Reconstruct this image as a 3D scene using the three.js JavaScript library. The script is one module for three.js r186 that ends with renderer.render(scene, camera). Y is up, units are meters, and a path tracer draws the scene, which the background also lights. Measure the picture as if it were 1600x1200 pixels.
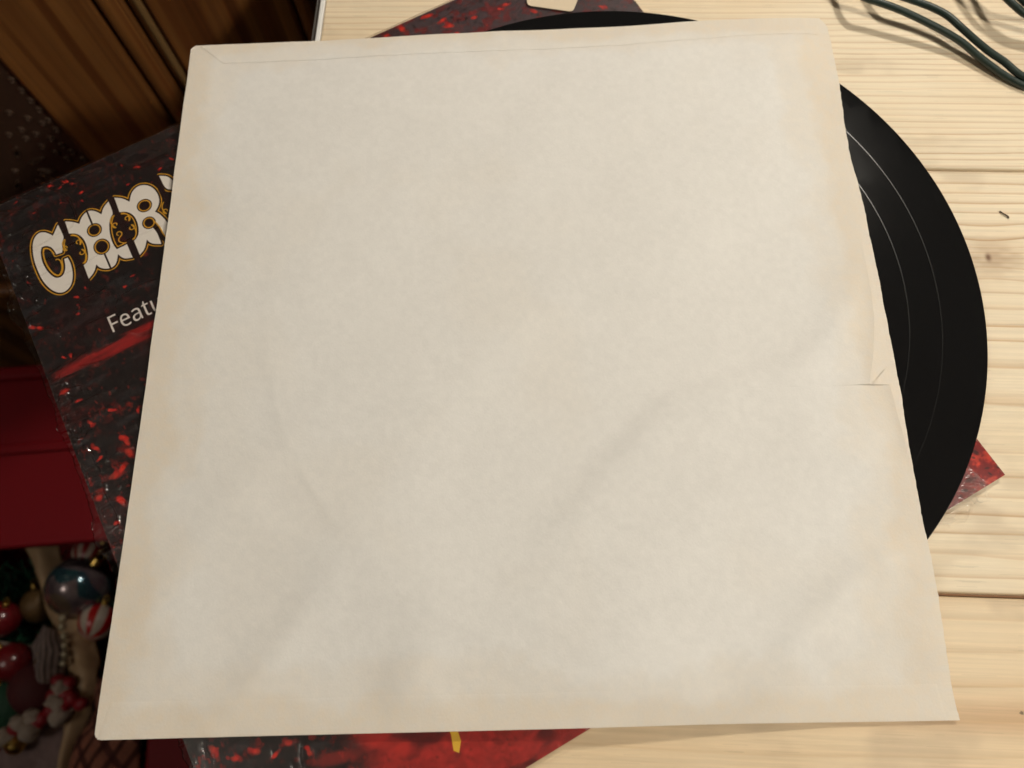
import * as THREE from 'three';
import { mergeGeometries, mergeVertices, toCreasedNormals } from 'three/addons/utils/BufferGeometryUtils.js';
import { RoundedBoxGeometry } from 'three/addons/geometries/RoundedBoxGeometry.js';

// ---------------------------------------------------------------- camera, lamps, exposure
const scene = new THREE.Scene();
scene.background = new THREE.Color(0x000000);
const EYE = new THREE.Vector3(0.0037, 0.3034, 0.1262), FPX = 1220;      // focal length in pixels of the 1600 x 1200 photograph
const camera = new THREE.PerspectiveCamera(2 * Math.atan(600 / FPX) * 180 / Math.PI, 4 / 3, 0.01, 30);
camera.rotation.set(-1.2397, 0.0473, -0.0767, 'YXZ');
camera.position.copy(EYE);
camera.updateMatrixWorld();
camera.focus = 0.31; camera.userData.fStop = 9;
scene.add(camera);
const renderer = new THREE.WebGLRenderer({ antialias: true });
renderer.setSize(1024, 768);
renderer.toneMapping = THREE.LinearToneMapping;
renderer.toneMappingExposure = 1;
renderer.shadowMap.enabled = true;
const LAMP = new THREE.Vector3(0.42, 0.80, -0.56);       // hanging lamp over the far right of the table
const CEIL_LAMP = new THREE.Vector3(-1.15, 1.5, 0.46);   // ceiling lamp over the floor beside the table
const FILL_LAMP = new THREE.Vector3(0.72, 0.86, 0.37);     // added fill lamp, hung over the near right of the table
const LAMP_RGB = [1.0, 0.93, 0.81];
function pointLight(at, candela, radius, parent) {
  const l = new THREE.PointLight(new THREE.Color().setRGB(...LAMP_RGB), candela, 0, 2);
  l.position.copy(at); l.castShadow = true; l.shadow.radius = radius; l.shadow.mapSize.set(2048, 2048); l.shadow.bias = -0.0005;
  l.name = 'lamp_light'; parent.add(l); return l;
}

// ---------------------------------------------------------------- helpers
const FLOOR = -0.75;
let seed = 20240;
const rnd = () => { seed = (seed * 1664525 + 1013904223) >>> 0; return seed / 4294967296; };
const rr = (a, b) => a + (b - a) * rnd();
function hash2(ix, iy, s) { let h = Math.imul(ix, 374761393) + Math.imul(iy, 668265263) + Math.imul(s, 982451653); h = Math.imul(h ^ (h >>> 13), 1274126177); return ((h ^ (h >>> 16)) >>> 0) / 4294967296; }
function noise(x, y, s = 0) {
  const ix = Math.floor(x), iy = Math.floor(y); let fx = x - ix, fy = y - iy;
  fx = fx * fx * fx * (fx * (fx * 6 - 15) + 10); fy = fy * fy * fy * (fy * (fy * 6 - 15) + 10);
  const a = hash2(ix, iy, s), b = hash2(ix + 1, iy, s), c = hash2(ix, iy + 1, s), d = hash2(ix + 1, iy + 1, s);
  return a + (b - a) * fx + (c - a) * fy + (a - b - c + d) * fx * fy;
}
function fbm(x, y, o = 4, s = 0) { let v = 0, a = 0.5, n = 0; for (let i = 0; i < o; i++) { v += a * noise(x, y, s + i * 17); n += a; a *= 0.5; x = x * 2.03 + 11.3; y = y * 2.01 + 5.7; } return v / n; }
const sst = (a, b, x) => { const t = Math.min(1, Math.max(0, (x - a) / (b - a))); return t * t * (3 - 2 * t); };
const clamp01 = (x) => Math.min(1, Math.max(0, x));
const mix3 = (a, b, t) => [a[0] + (b[0] - a[0]) * t, a[1] + (b[1] - a[1]) * t, a[2] + (b[2] - a[2]) * t];
// a pixel of the photograph and the height of what it shows (metres above the table top) -> a point
const RAY = new THREE.Vector3();
function at(px, py, h) {
  RAY.set((px - 800) / FPX, -(py - 600) / FPX, -1).applyQuaternion(camera.quaternion);
  return EYE.clone().addScaledVector(RAY, (h - EYE.y) / RAY.y);
}
function texture(w, h, fn, srgb = true, wrap = THREE.RepeatWrapping) {   // fn(u, v) in 0..1 -> [r, g, b] (sRGB 0..1)
  const d = new Uint8Array(w * h * 4);
  for (let j = 0; j < h; j++) for (let i = 0; i < w; i++) {
    const c = fn((i + 0.5) / w, (j + 0.5) / h), k = 4 * (j * w + i);
    d[k] = 255 * clamp01(c[0]); d[k + 1] = 255 * clamp01(c[1]); d[k + 2] = 255 * clamp01(c[2]); d[k + 3] = 255;
  }
  const t = new THREE.DataTexture(d, w, h); t.magFilter = THREE.LinearFilter; t.minFilter = THREE.LinearMipmapLinearFilter; t.generateMipmaps = true;
  t.wrapS = t.wrapT = wrap; if (srgb) t.colorSpace = THREE.SRGBColorSpace; t.needsUpdate = true; return t;
}
const std = (o) => new THREE.MeshStandardMaterial(o), phy = (o) => new THREE.MeshPhysicalMaterial(o);
const lin = (r, g, b) => new THREE.Color().setRGB(r, g, b);
function mesh(name, geo, mat, parent = scene) {
  const m = new THREE.Mesh(geo, mat); m.name = name; m.castShadow = m.receiveShadow = true; parent.add(m); return m;
}
function thing(name, label, category, group) {
  const o = new THREE.Group(); o.name = name; o.userData = { label, category }; if (group) o.userData.group = group; scene.add(o); return o;
}
function structure(m) { m.userData.kind = 'structure'; return m; }
const tag = (m, label, category, group) => { m.userData.label = label; m.userData.category = category; if (group) m.userData.group = group; return m; };
const boxAt = (x0, x1, y0, y1, z0, z1, r = 0.002) => { const g = new RoundedBoxGeometry(x1 - x0, y1 - y0, z1 - z0, 2, Math.min(r, (x1 - x0) / 2.1, (y1 - y0) / 2.1, (z1 - z0) / 2.1)); g.translate((x0 + x1) / 2, (y0 + y1) / 2, (z0 + z1) / 2); return g; };
function boxUV(g, s = 1) {        // uv in metres by the face's main axis; grain along the box's longest side is chosen by the caller
  const p = g.attributes.position, n = g.attributes.normal, uv = new Float32Array(p.count * 2);
  for (let i = 0; i < p.count; i++) {
    const ax = Math.abs(n.getX(i)), ay = Math.abs(n.getY(i)), az = Math.abs(n.getZ(i));
    let u, v; if (ay >= ax && ay >= az) { u = p.getX(i); v = p.getZ(i); } else if (az >= ax) { u = p.getX(i); v = p.getY(i); } else { u = p.getZ(i); v = p.getY(i); }
    uv[2 * i] = u * s; uv[2 * i + 1] = v * s;
  }
  g.setAttribute('uv', new THREE.BufferAttribute(uv, 2)); return g;
}
// sheet over a (nu x nv) grid; pos(a, b) -> [x, y, z]; optional thickness (a second face below, edges joined)
function sheet(nu, nv, pos, thick = 0, uvOf = (a, b) => [a, b]) {
  const P = [], UV = [], I = [], layers = thick ? 2 : 1, N = (nu + 1) * (nv + 1);
  for (let l = 0; l < layers; l++) for (let j = 0; j <= nv; j++) for (let i = 0; i <= nu; i++) {
    const a = i / nu, b = j / nv, p = pos(a, b); P.push(p[0], p[1] - l * thick, p[2]); UV.push(...uvOf(a, b, p));
  }
  const id = (i, j, l) => l * N + j * (nu + 1) + i;
  for (let l = 0; l < layers; l++) for (let j = 0; j < nv; j++) for (let i = 0; i < nu; i++) {
    const q = [id(i, j, l), id(i, j + 1, l), id(i + 1, j + 1, l), id(i + 1, j, l)];
    if (l) I.push(q[0], q[2], q[1], q[0], q[3], q[2]); else I.push(q[0], q[1], q[2], q[0], q[2], q[3]);
  }
  if (thick) {
    for (let i = 0; i < nu; i++) { I.push(id(i, 0, 0), id(i + 1, 0, 0), id(i, 0, 1), id(i + 1, 0, 0), id(i + 1, 0, 1), id(i, 0, 1)); I.push(id(i, nv, 0), id(i, nv, 1), id(i + 1, nv, 0), id(i + 1, nv, 0), id(i, nv, 1), id(i + 1, nv, 1)); }
    for (let j = 0; j < nv; j++) { I.push(id(0, j, 0), id(0, j, 1), id(0, j + 1, 0), id(0, j + 1, 0), id(0, j, 1), id(0, j + 1, 1)); I.push(id(nu, j, 0), id(nu, j + 1, 0), id(nu, j, 1), id(nu, j + 1, 0), id(nu, j + 1, 1), id(nu, j, 1)); }
  }
  const g = new THREE.BufferGeometry();
  g.setAttribute('position', new THREE.Float32BufferAttribute(P, 3)); g.setAttribute('uv', new THREE.Float32BufferAttribute(UV, 2)); g.setIndex(I); g.computeVertexNormals(); return g;
}
function lerpTable(tab, x) { if (x <= tab[0][0]) return tab[0][1]; for (let i = 1; i < tab.length; i++) if (x <= tab[i][0]) { const [a, b] = [tab[i - 1], tab[i]]; return a[1] + (b[1] - a[1]) * (x - a[0]) / (b[0] - a[0]); } return tab[tab.length - 1][1]; }

// ---------------------------------------------------------------- setting: floor, ceiling
const floorTex = texture(256, 256, (u, v) => { const n = fbm(u * 24, v * 24, 4, 3); return [0.16 + 0.08 * n, 0.12 + 0.06 * n, 0.09 + 0.05 * n]; });
floorTex.repeat.set(2, 2);
structure(mesh('floor', boxUV(boxAt(-2, 2, FLOOR - 0.05, FLOOR, -2, 2)), std({ map: floorTex, roughness: 0.85 })));
structure(mesh('ceiling', boxAt(-3, 3, 1.62, 1.68, -3, 3), std({ color: lin(0.80, 0.78, 0.75), roughness: 0.95 })));

// ---------------------------------------------------------------- table of pine planks
const TURN = -0.06, LEFT = -0.0946, RIGHT = 0.82, PW = 0.1847, TH = 0.021;
const table = thing('plank_table', 'pale pine plank table under the record and its sleeves', 'table');
table.position.set(0, 0, -0.0845); table.rotation.y = TURN;
const PLEN = RIGHT - LEFT;
function pine(kind) {
  const K = kind * 31 + 7;
  return texture(2048, 768, (u, v) => {
    const x = u * PLEN, z = v * PW;                                   // metres along and across the plank
    let zw = z + 0.006 * (fbm(x * 2.2, z * 6, 3, K) - 0.5) + 0.0008 * (noise(x * 30, z * 200, K + 3) - 0.5);
    let knot = 0, eye = 0;
    if (kind === 1) {                                                 // small knot beside the record
      const kx = 0.3015, kz = 0.0445, dx = (x - kx) / 0.016, dz = (z - kz) / 0.0085, r = Math.hypot(dx, dz);
      zw += 0.006 * Math.exp(-r * r * 0.35) * Math.sign(dz) * Math.min(1, Math.abs(dz) * 1.4);
      knot = Math.exp(-r * r * 1.2); const e = Math.hypot((x - kx) / 0.0011, (z - kz) / 0.0017); eye = Math.exp(-e * e);
    }
    let q, dark;
    if (kind === 2) {                                                 // flat-sawn: broad, soft figure
      q = (zw + 0.02 * fbm(x * 1.6 + 3, z * 3, 3, K + 9)) / 0.011; dark = 0.45;
    } else if (kind === 1) {
      q = zw / (0.0046 + 0.0022 * sst(0.06, 0.15, z)); dark = 0.78;
      q += 0.5 * noise(z * 80, 3, K);
    } else { q = zw / 0.0034; dark = 0.68; q += 0.6 * noise(z * 60, 9, K); }
    const f = q - Math.floor(q), id = Math.floor(q), strength = 0.35 + 0.65 * hash2(id, 5, K);
    const line = Math.pow(f, 7) * (1 - sst(0.93, 1, f)) * 1.5;        // early wood slowly darkening into a thin late-wood line
    const fibre = fbm(x * 26, z * 1500, 3, K + 21) - 0.5, blot = fbm(x * 9, z * 16, 4, K + 40) - 0.5, pores = noise(x * 55, z * 2300, K + 50);
    let c = [0.90, 0.84, 0.735];
    const t = clamp01(line * strength * dark * (0.55 + 0.9 * noise(x * 7, id * 3.1, K + 60)));
    c = mix3(c, [0.70, 0.545, 0.385], t);
    c = mix3(c, [0.845, 0.72, 0.55], clamp01((kind === 2 ? 0.40 : 0.12) + blot * 0.9));
    if (kind === 2) { const s = Math.pow(noise(x * 3 + 7, z * 70, K + 70), 4); c = mix3(c, [0.66, 0.47, 0.30], s * 0.5); }
    c = mix3(c, [0.56, 0.43, 0.32], clamp01(knot * (0.45 + 0.6 * noise(x * 220, z * 420, K + 80))) * 0.5);
    c = mix3(c, [0.33, 0.20, 0.12], eye * 0.75);
    const grey = sst(0.6, 0.78, fbm(x * 24 + 5, z * 40, 4, K + 90)) * 0.22; c = mix3(c, [0.62, 0.54, 0.45], grey);   // handling marks
    const k = 1 + fibre * 0.085 - (pores > 0.93 ? 0.05 : 0);
    const speck = hash2(Math.floor(x * 160), Math.floor(z * 160), K + 99) > 0.998 && Math.hypot(x * 160 % 1 - 0.5, z * 160 % 1 - 0.5) < 0.1 ? 0.6 : 1;
    return [c[0] * k * speck, c[1] * k * speck, c[2] * k * speck];
  });
}
const woodBump = texture(1024, 512, (u, v) => { const n = 0.5 * fbm(u * 30, v * 420, 3, 5) + 0.5 * noise(u * 90, v * 900, 8); return [n, n, n]; }, false);
const pineMats = [0, 1, 2].map((k) => std({ map: pine(k), bumpMap: woodBump, bumpScale: 0.00018, roughness: 0.62 }));
const GAP = 0.0013, plankKinds = [2, 0, 1, 2, 0];
for (let i = 0; i < 5; i++) {
  const z0 = (i - 2) * PW + GAP / 2, z1 = (i - 1) * PW - GAP / 2;
  const g = new RoundedBoxGeometry(PLEN, TH, z1 - z0, 2, 0.0011); g.translate((LEFT + RIGHT) / 2, -TH / 2, (z0 + z1) / 2);
  const p = g.attributes.position, uv = new Float32Array(p.count * 2);
  for (let k = 0; k < p.count; k++) { uv[2 * k] = (p.getX(k) - LEFT) / PLEN; uv[2 * k + 1] = clamp01((p.getZ(k) - z0) / (z1 - z0)) * 0.98 + 0.01 + p.getY(k) * 2; }
  g.setAttribute('uv', new THREE.BufferAttribute(uv, 2));
  mesh('plank', g, pineMats[plankKinds[i]], table);
}
const battenMat = std({ color: lin(0.30, 0.17, 0.09), roughness: 0.8 });
for (let i = 0; i < 4; i++) { const z = (i - 1) * PW; mesh('joint_tongue', boxAt(LEFT + 0.001, RIGHT - 0.001, -0.009, -0.0032, z - GAP / 2 + 0.00005, z + GAP / 2 - 0.00005, 0.0001), battenMat, table); }
const whitePaint = std({ color: lin(0.78, 0.77, 0.74), roughness: 0.45 });
const Z0 = -2 * PW, Z1 = 3 * PW;
const trim = mesh('edge_trim', boxAt(LEFT - 0.0024, LEFT - 0.0001, -0.024, 0.0006, Z0, Z1, 0.0005), whitePaint, table);
trim.userData.label = 'white edge trim along the plank ends';
mesh('trim_ledge', boxAt(LEFT - 0.0062, LEFT - 0.0025, -0.026, -0.0045, Z0, Z1, 0.0005), std({ color: lin(0.20, 0.19, 0.18), roughness: 0.5, metalness: 0.2 }), trim).userData.label = 'ledge of the white trim with its shade put in as grey';  // lower lip of the white trim; its shade is painted in as dark grey
for (const z of [Z0 + 0.06, Z1 - 0.08]) mesh('apron', boxAt(LEFT + 0.05, RIGHT - 0.05, -0.10, -TH - 0.001, z, z + 0.02), pineMats[0], table);
for (const x of [LEFT + 0.03, RIGHT - 0.07]) for (const z of [Z0 + 0.03, Z1 - 0.07]) mesh('leg', boxAt(x, x + 0.045, FLOOR, -TH - 0.001, z, z + 0.045, 0.004), pineMats[0], table);

// ---------------------------------------------------------------- album cover in its torn shrink wrap
const CA = 0.4812, CX = -0.0241, CZ = -0.0001, CL = 0.314;
const REC = { x: 0.0432, z: -0.0133, r: 0.1505 };
const cu = [Math.cos(CA), -Math.sin(CA)], cv = [Math.sin(CA), Math.cos(CA)];
const coverToWorld = (u, v) => [CX + (u - CL / 2) * cu[0] + (v - CL / 2) * cv[0], CZ + (u - CL / 2) * cu[1] + (v - CL / 2) * cv[1]];   // metres from the cover's own top left corner
const cover = thing('album_cover', 'red and black album cover in crinkled shrink wrap lying under the record', 'album cover');
function coverPrint() {
  const S = 2048, k = S / 314, cvs = document.createElement('canvas'); cvs.width = cvs.height = S;
  const c = cvs.getContext('2d'); c.scale(k, k);                     // millimetres
  const css = (a) => `rgb(${a.map((v) => Math.round(255 * clamp01(v))).join(',')})`;
  // dark ground, blotched
  const img = c.createImageData(S, S);
  for (let j = 0; j < S; j++) for (let i = 0; i < S; i++) {
    const u = i / k, v = j / k, q = 4 * (j * S + i);
    let red = 0.10 + 0.5 * sst(0.50, 0.72, fbm(u / 22, v / 16, 4, 201));
    red *= 0.25 + 0.75 * sst(40, 130, v) + 0.5 * sst(150, 230, u);
    const corner = sst(235, 285, u) * sst(240, 290, v), lower = sst(235, 285, v) * sst(45, 62, u) * (1 - sst(150, 210, u)), top = sst(170, 215, u) * (1 - sst(60, 95, v));
    const m = fbm(u / 5, v / 4, 4, 231), m2 = fbm(u / 2.2, v / 1.7, 3, 251);
    const haze = sst(0.5, 0.75, fbm(u / 14, v / 3.2, 4, 271)) * 0.10; let col = mix3([0.085 + haze * 0.6, 0.068 + haze * 0.75, 0.07 + haze * 0.8], [0.27, 0.055, 0.055], clamp01(red * (0.35 + 1.0 * m)));  // wear and film haze, mixed into the ground colour as grey streaks
    col = mix3(col, mix3([0.30, 0.25, 0.27], [0.44, 0.15, 0.16], sst(0.5, 0.7, m)), top * 0.85);  // paler grey top right: film sheen put into the colour, with printed red blobs
    col = mix3(col, mix3([0.45, 0.09, 0.08], [0.72, 0.22, 0.15], sst(0.42, 0.64, m)), corner);
    col = mix3(col, mix3([0.40, 0.10, 0.10], [0.64, 0.16, 0.14], sst(0.42, 0.56, fbm(u / 20 + 3, v / 9, 3, 261))), lower * 0.95);
    const spk = sst(0.52, 0.72, fbm(u / 1.5, v / 2.1, 4, 281)) * sst(0.30, 0.62, fbm(u / 11, v / 9, 3, 291)) * (0.30 + 0.55 * sst(95, 150, v)) * (1 - lower * 0.8); col = mix3(col, [0.50, 0.10, 0.085], spk);
    const g = 0.82 + 0.36 * m2; img.data[q] = 255 * clamp01(col[0] * g); img.data[q + 1] = 255 * clamp01(col[1] * g); img.data[q + 2] = 255 * clamp01(col[2] * g); img.data[q + 3] = 255;
  }
  c.putImageData(img, 0, 0);
  const blob = (x, y, w, h, a, col, alpha) => {
    c.save(); c.translate(x, y); c.rotate(a); const g = c.createRadialGradient(0, 0, 0, 0, 0, 1); g.addColorStop(0, col.replace('rgb(', 'rgba(').replace(')', `,${alpha})`)); g.addColorStop(0.55, col.replace('rgb(', 'rgba(').replace(')', `,${alpha * 0.85})`)); g.addColorStop(1, col.replace('rgb(', 'rgba(').replace(')', ',0)'));
    c.scale(w, h); c.fillStyle = g; c.beginPath(); c.arc(0, 0, 1, 0, 7); c.fill(); c.restore();
  };
  // crowd-like flecks
  for (let i = 0; i < 9000; i++) {
    const x = rr(0, 314), y = rr(0, 314), dens = 0.24 + 0.5 * sst(95, 150, y) + 0.35 * sst(180, 240, x);
    if (noise(x / 9, y / 9, 301) * dens < rnd() * 0.6) continue;
    const big = rnd() < 0.12 ? 2 : 1, warm = rnd(); if (x > 180 && y < 80 && rnd() < 0.75) continue;
    blob(x, y, rr(0.5, 1.5) * big, rr(0.35, 0.8) * big, rr(-0.9, 0.9) + 1.2, css([0.36 + 0.34 * warm, 0.08 + 0.09 * warm, 0.07 + 0.06 * warm]), rr(0.2, 0.65));
  }
  for (let i = 0; i < 2600; i++) { const x = rr(0, 314), y = rr(0, 314); blob(x, y, rr(0.6, 2.2), rr(0.4, 1.1), rr(0, 3), css([0.055, 0.05, 0.055]), rr(0.25, 0.7) * (y > 240 && x > 50 && x < 150 ? 0.15 : 1)); }
  // the light beam under the second line of the title
  for (let i = 0; i < 170; i++) { const t = Math.pow(rnd(), 0.8), x = 6 + 74 * t; blob(x, 92.3 - 0.3 * t + rr(-1, 1) * (1.4 + 3.6 * t), rr(5, 13), rr(0.8, 2.2), rr(-0.12, 0.05), css([0.55 + rr(0, 0.12), 0.12, 0.12]), rr(0.10, 0.26)); }
  for (let i = 0; i < 60; i++) blob(rr(2, 70), rr(88, 97), rr(2, 6), rr(0.3, 0.8), rr(-0.1, 0.1), css([0.72, 0.17, 0.15]), rr(0.1, 0.35));
  // bright lights seen beside the sleeve (millimetres on the cover)
  const L = [[19.4, 138.3, 4.2], [20.4, 134, 3], [10.8, 144.4, 4], [14.6, 143.2, 3.2], [10.4, 155.2, 3.4], [19.1, 130.8, 2.4], [2.8, 149.4, 2.6], [4.4, 100.5, 2.6], [42, 13.1, 1.7], [41.1, 17.6, 1.2], [40, 6.6, 1.4], [38.2, 4.2, 1.6], [36.6, 3.2, 1.2], [30.7, 2.2, 1.6], [33.9, 5.7, 1.2], [68.9, 13.1, 1.5], [77.9, 19.1, 1.6], [83.9, 17.1, 1.2], [62, 19.6, 1.2], [62.8, 8.8, 0.9], [13.7, 2.8, 1.2], [32.5, 13.7, 0.9], [20.2, 12.7, 0.8], [27.8, 59.4, 1.1], [23.4, 62.2, 1.5], [22.4, 66.8, 1.2], [21.2, 70, 1.3], [42.9, 67.7, 1.4], [47.6, 64.4, 1.2], [7.1, 44.9, 1], [2.2, 66.3, 2], [4.3, 67.4, 2.2], [9.3, 85.8, 1.4], [12.2, 87.1, 1.4], [18.6, 117.6, 2], [8.7, 130.4, 2.3], [8.5, 134.8, 2], [4.9, 162.7, 1.8], [10, 118.9, 2], [28.9, 123.4, 1.8], [8.5, 107.2, 1.5],
    [208.3, 3.6, 4], [222.8, 2.4, 3.2], [229.7, 14, 3.4], [227.2, 8.9, 2.6], [230.3, 19.6, 2.2], [241.5, 15, 2.2], [258.6, 16, 2.6], [269.1, 27.1, 2.6], [254.6, 16.8, 2], [298, 40.5, 2.4], [199.6, 3, 2.2], [8.4, 255.2, 3], [14, 262, 2.6], [21.9, 263.8, 3], [27, 268, 2.2], [33, 266.4, 3], [38, 273, 2.4]];
  for (const [x, y, r] of L) {
    const a = rr(-0.5, 1.6);
    for (let i = 0; i < 5; i++) { const t = rr(-1, 1) * r * 0.8; blob(x + Math.cos(a) * t + rr(-0.3, 0.3) * r, y + Math.sin(a) * t + rr(-0.3, 0.3) * r, r * rr(0.4, 0.85), r * rr(0.25, 0.55), a + rr(-0.7, 0.7), css([0.62 + rr(0, 0.16), 0.13, 0.11]), rr(0.35, 0.7)); }
    if (r > 1.3) blob(x, y, r * 0.6, r * 0.42, a, css([0.88, 0.22, 0.15]), 0.6);
  }
  blob(63, 283, 15, 3.6, 0.75, css([0.74, 0.18, 0.15]), 0.7); blob(45, 279, 10, 3, 0.3, css([0.70, 0.17, 0.14]), 0.6);
  c.fillStyle = 'rgb(222,178,60)'; c.beginPath(); c.moveTo(84.6, 287); c.lineTo(87.6, 289); c.lineTo(86.6, 295.5); c.lineTo(84.2, 298.6); c.lineTo(82.8, 297); c.lineTo(84.4, 292); c.fill();
  // title letters
  const gold = 'rgb(205,150,40)', ink = 'rgb(30,14,14)', white = 'rgb(226,220,212)';
  const G = {
    C: [[27.4, 23.6], [23.6, 28.0], [22.7, 26.3], [20.5, 23.9], [18.0, 23.4], [15.4, 25.5], [13.7, 29.3], [12.5, 35.2], [12.3, 41.4], [12.7, 47.3], [14.2, 52.4], [16.5, 56.0], [19.5, 57.3], [22.6, 55.8], [24.6, 52.8], [25.9, 48.5], [26.2, 44.4], [25.9, 41.7], [24.3, 41.6], [23.9, 44.5], [22.8, 47.5], [21.0, 49.3], [18.7, 49.2], [17.1, 47.2], [15.8, 43.1], [15.4, 38.3], [16.1, 33.6], [17.4, 31.1], [19.3, 31.2], [21.1, 33.0], [21.8, 35.3], [22.0, 37.7], [24.6, 38.1], [25.5, 36.1], [25.8, 33.7], [27.2, 32.0], [27.8, 30.5]],
    H: [[30.6, 23.7], [33.6, 25.6], [35.9, 28.1], [37.2, 25.9], [39.5, 24.2], [42.0, 23.7], [44.4, 25.5], [46.1, 28.4], [48.1, 25.4], [51.1, 23.7], [51.0, 30.8], [49.4, 31.7], [47.5, 34.7], [46.0, 39.8], [45.5, 45.4], [46.2, 48.6], [51.0, 48.5], [50.9, 56.0], [47.2, 54.8], [45.8, 51.3], [43.8, 55.2], [41.4, 56.3], [38.7, 55.5], [36.5, 53.5], [35.8, 51.3], [33.8, 54.5], [30.6, 56.3], [30.8, 48.8], [32.8, 48.2], [34.4, 44.8], [35.3, 39.5], [34.9, 35.3], [33.2, 32.2], [30.2, 30.6]],
    R: [[54.0, 23.1], [57.2, 25.3], [59.3, 28.6], [61.5, 24.7], [64.7, 22.7], [68.3, 23.4], [70.9, 26.3], [72.0, 30.7], [71.4, 35.0], [69.6, 37.7], [67.6, 39.2], [69.3, 42.0], [70.9, 48.9], [71.5, 56.5], [67.0, 55.4], [64.6, 50.4], [64.3, 56.0], [61.8, 54.7], [60.1, 53.0], [59.4, 50.8], [57.0, 54.8], [54.0, 56.4], [54.2, 48.5], [56.5, 47.3], [58.0, 44.5], [58.9, 39.8], [58.5, 35.9], [56.6, 32.9], [53.5, 31.5]],
    I: [[75.7, 22.5], [79.0, 24.4], [80.5, 28.4], [84.1, 25.1], [87.5, 22.6], [87.5, 30.6], [84.6, 32.5], [84.6, 47], [87.5, 49], [87.5, 56], [83.5, 55], [81.6, 51], [79.5, 55], [75.7, 56], [75.7, 49], [78.4, 47], [78.7, 32.5], [75.7, 30.7]],
  };
  const SHARP = 2.0;
  const path = (pts) => {            // round the flowing points, keep the tips and notches sharp
    const n = pts.length, isSharp = (i) => { const a = pts[(i + n - 1) % n], b = pts[i], d = pts[(i + 1) % n]; let t = Math.abs(Math.atan2(b[1] - a[1], b[0] - a[0]) - Math.atan2(d[1] - b[1], d[0] - b[0])); if (t > Math.PI) t = 2 * Math.PI - t; return t > 1.05; };
    c.beginPath(); const mid = (a, b) => [(a[0] + b[0]) / 2, (a[1] + b[1]) / 2]; const s = mid(pts[n - 1], pts[0]); c.moveTo(s[0], s[1]);
    for (let i = 0; i < n; i++) { const b = pts[i], m = mid(b, pts[(i + 1) % n]); if (isSharp(i)) { c.lineTo(b[0], b[1]); c.lineTo(m[0], m[1]); } else c.quadraticCurveTo(b[0], b[1], m[0], m[1]); }
    c.closePath();
  };
  c.lineJoin = 'round'; c.lineCap = 'round';
  for (const key of 'CHRI') { path(G[key]); c.strokeStyle = gold; c.lineWidth = 2.5; c.stroke(); }
  for (const key of 'CHRI') { path(G[key]); c.strokeStyle = ink; c.lineWidth = 1.45; c.stroke(); }
  c.strokeStyle = 'rgb(34,17,17)'; c.lineCap = 'butt'; c.lineWidth = 2.6;
  for (const [x0, y0, x1, y1] of [[28.9, 21.3, 29.6, 57.8], [52.3, 21.2, 52.6, 58], [74.0, 21.5, 74.2, 58]]) { c.beginPath(); c.moveTo(x0, y0); c.lineTo(x1, y1); c.stroke(); }
  for (const key of 'CHRI') { path(G[key]); c.fillStyle = white; c.fill(); }
  const curl = (x, y, r, a0, dir, tail) => { c.strokeStyle = gold; c.lineCap = 'round'; c.lineWidth = 0.55; c.beginPath(); for (let t = 0; t <= 1.0001; t += 0.04) { const R = r * (0.45 + 0.55 * t), a = a0 + dir * t * 5.2; const q = [x + R * Math.cos(a), y + R * Math.sin(a)]; t ? c.lineTo(...q) : c.moveTo(...q); } if (tail) c.quadraticCurveTo(...tail); c.stroke(); };
  curl(26.6, 36.7, 1.4, 0.4, -1, [25.0, 33.4, 27.6, 32.4]); curl(32.4, 36.8, 1.5, 2.4, 1, [34.6, 33.6, 31.2, 31.8]); curl(32.1, 42.4, 1.5, 4.0, -1, [35.0, 45.2, 31.6, 48.2]);
  curl(49.7, 36.7, 1.5, 0.6, -1, [46.6, 33.6, 50.4, 31.8]); curl(55.4, 36.3, 1.5, 2.4, 1, [57.6, 34.0, 54.2, 32.4]); curl(55.5, 41.6, 1.5, 4.0, -1, [58.0, 44.8, 54.6, 47.6]); curl(49.5, 41.8, 1.5, 2.2, 1, [46.4, 45.0, 50.6, 47.6]); curl(71.9, 41.3, 1.4, 0.6, -1, [69.8, 38.8, 72.6, 36.6]);
  const counter = (x, y, rx, ry) => { c.lineCap = 'round'; c.fillStyle = ink; c.beginPath(); c.ellipse(x, y, rx, ry, 0, 0, 7); c.fill(); c.strokeStyle = gold; c.lineWidth = 0.6; c.beginPath(); c.ellipse(x, y, rx - 0.75, ry - 0.75, 0, 0, 7); c.stroke(); };
  counter(40.7, 34.5, 3.3, 3.5); counter(40.8, 44.1, 3.6, 4.1); counter(64.5, 33.9, 3.4, 3.4);
  c.strokeStyle = ink; c.lineWidth = 0.75; c.beginPath(); c.moveTo(40.9, 23.2); c.lineTo(40.8, 31.5); c.moveTo(40.7, 48); c.lineTo(40.7, 56.6); c.stroke();
  const leg = () => { c.beginPath(); c.moveTo(63.4, 43.4); c.quadraticCurveTo(65.6, 46, 65.7, 51); c.quadraticCurveTo(65.9, 54, 67.6, 57); };
  c.strokeStyle = ink; c.lineWidth = 2.2; leg(); c.stroke(); counter(63.2, 43.2, 3.0, 3.2); c.strokeStyle = gold; c.lineWidth = 0.55; c.beginPath(); c.moveTo(65.5, 43.6); c.quadraticCurveTo(66.8, 47, 66.7, 51); c.quadraticCurveTo(66.9, 54, 68.6, 57); c.stroke();
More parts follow.
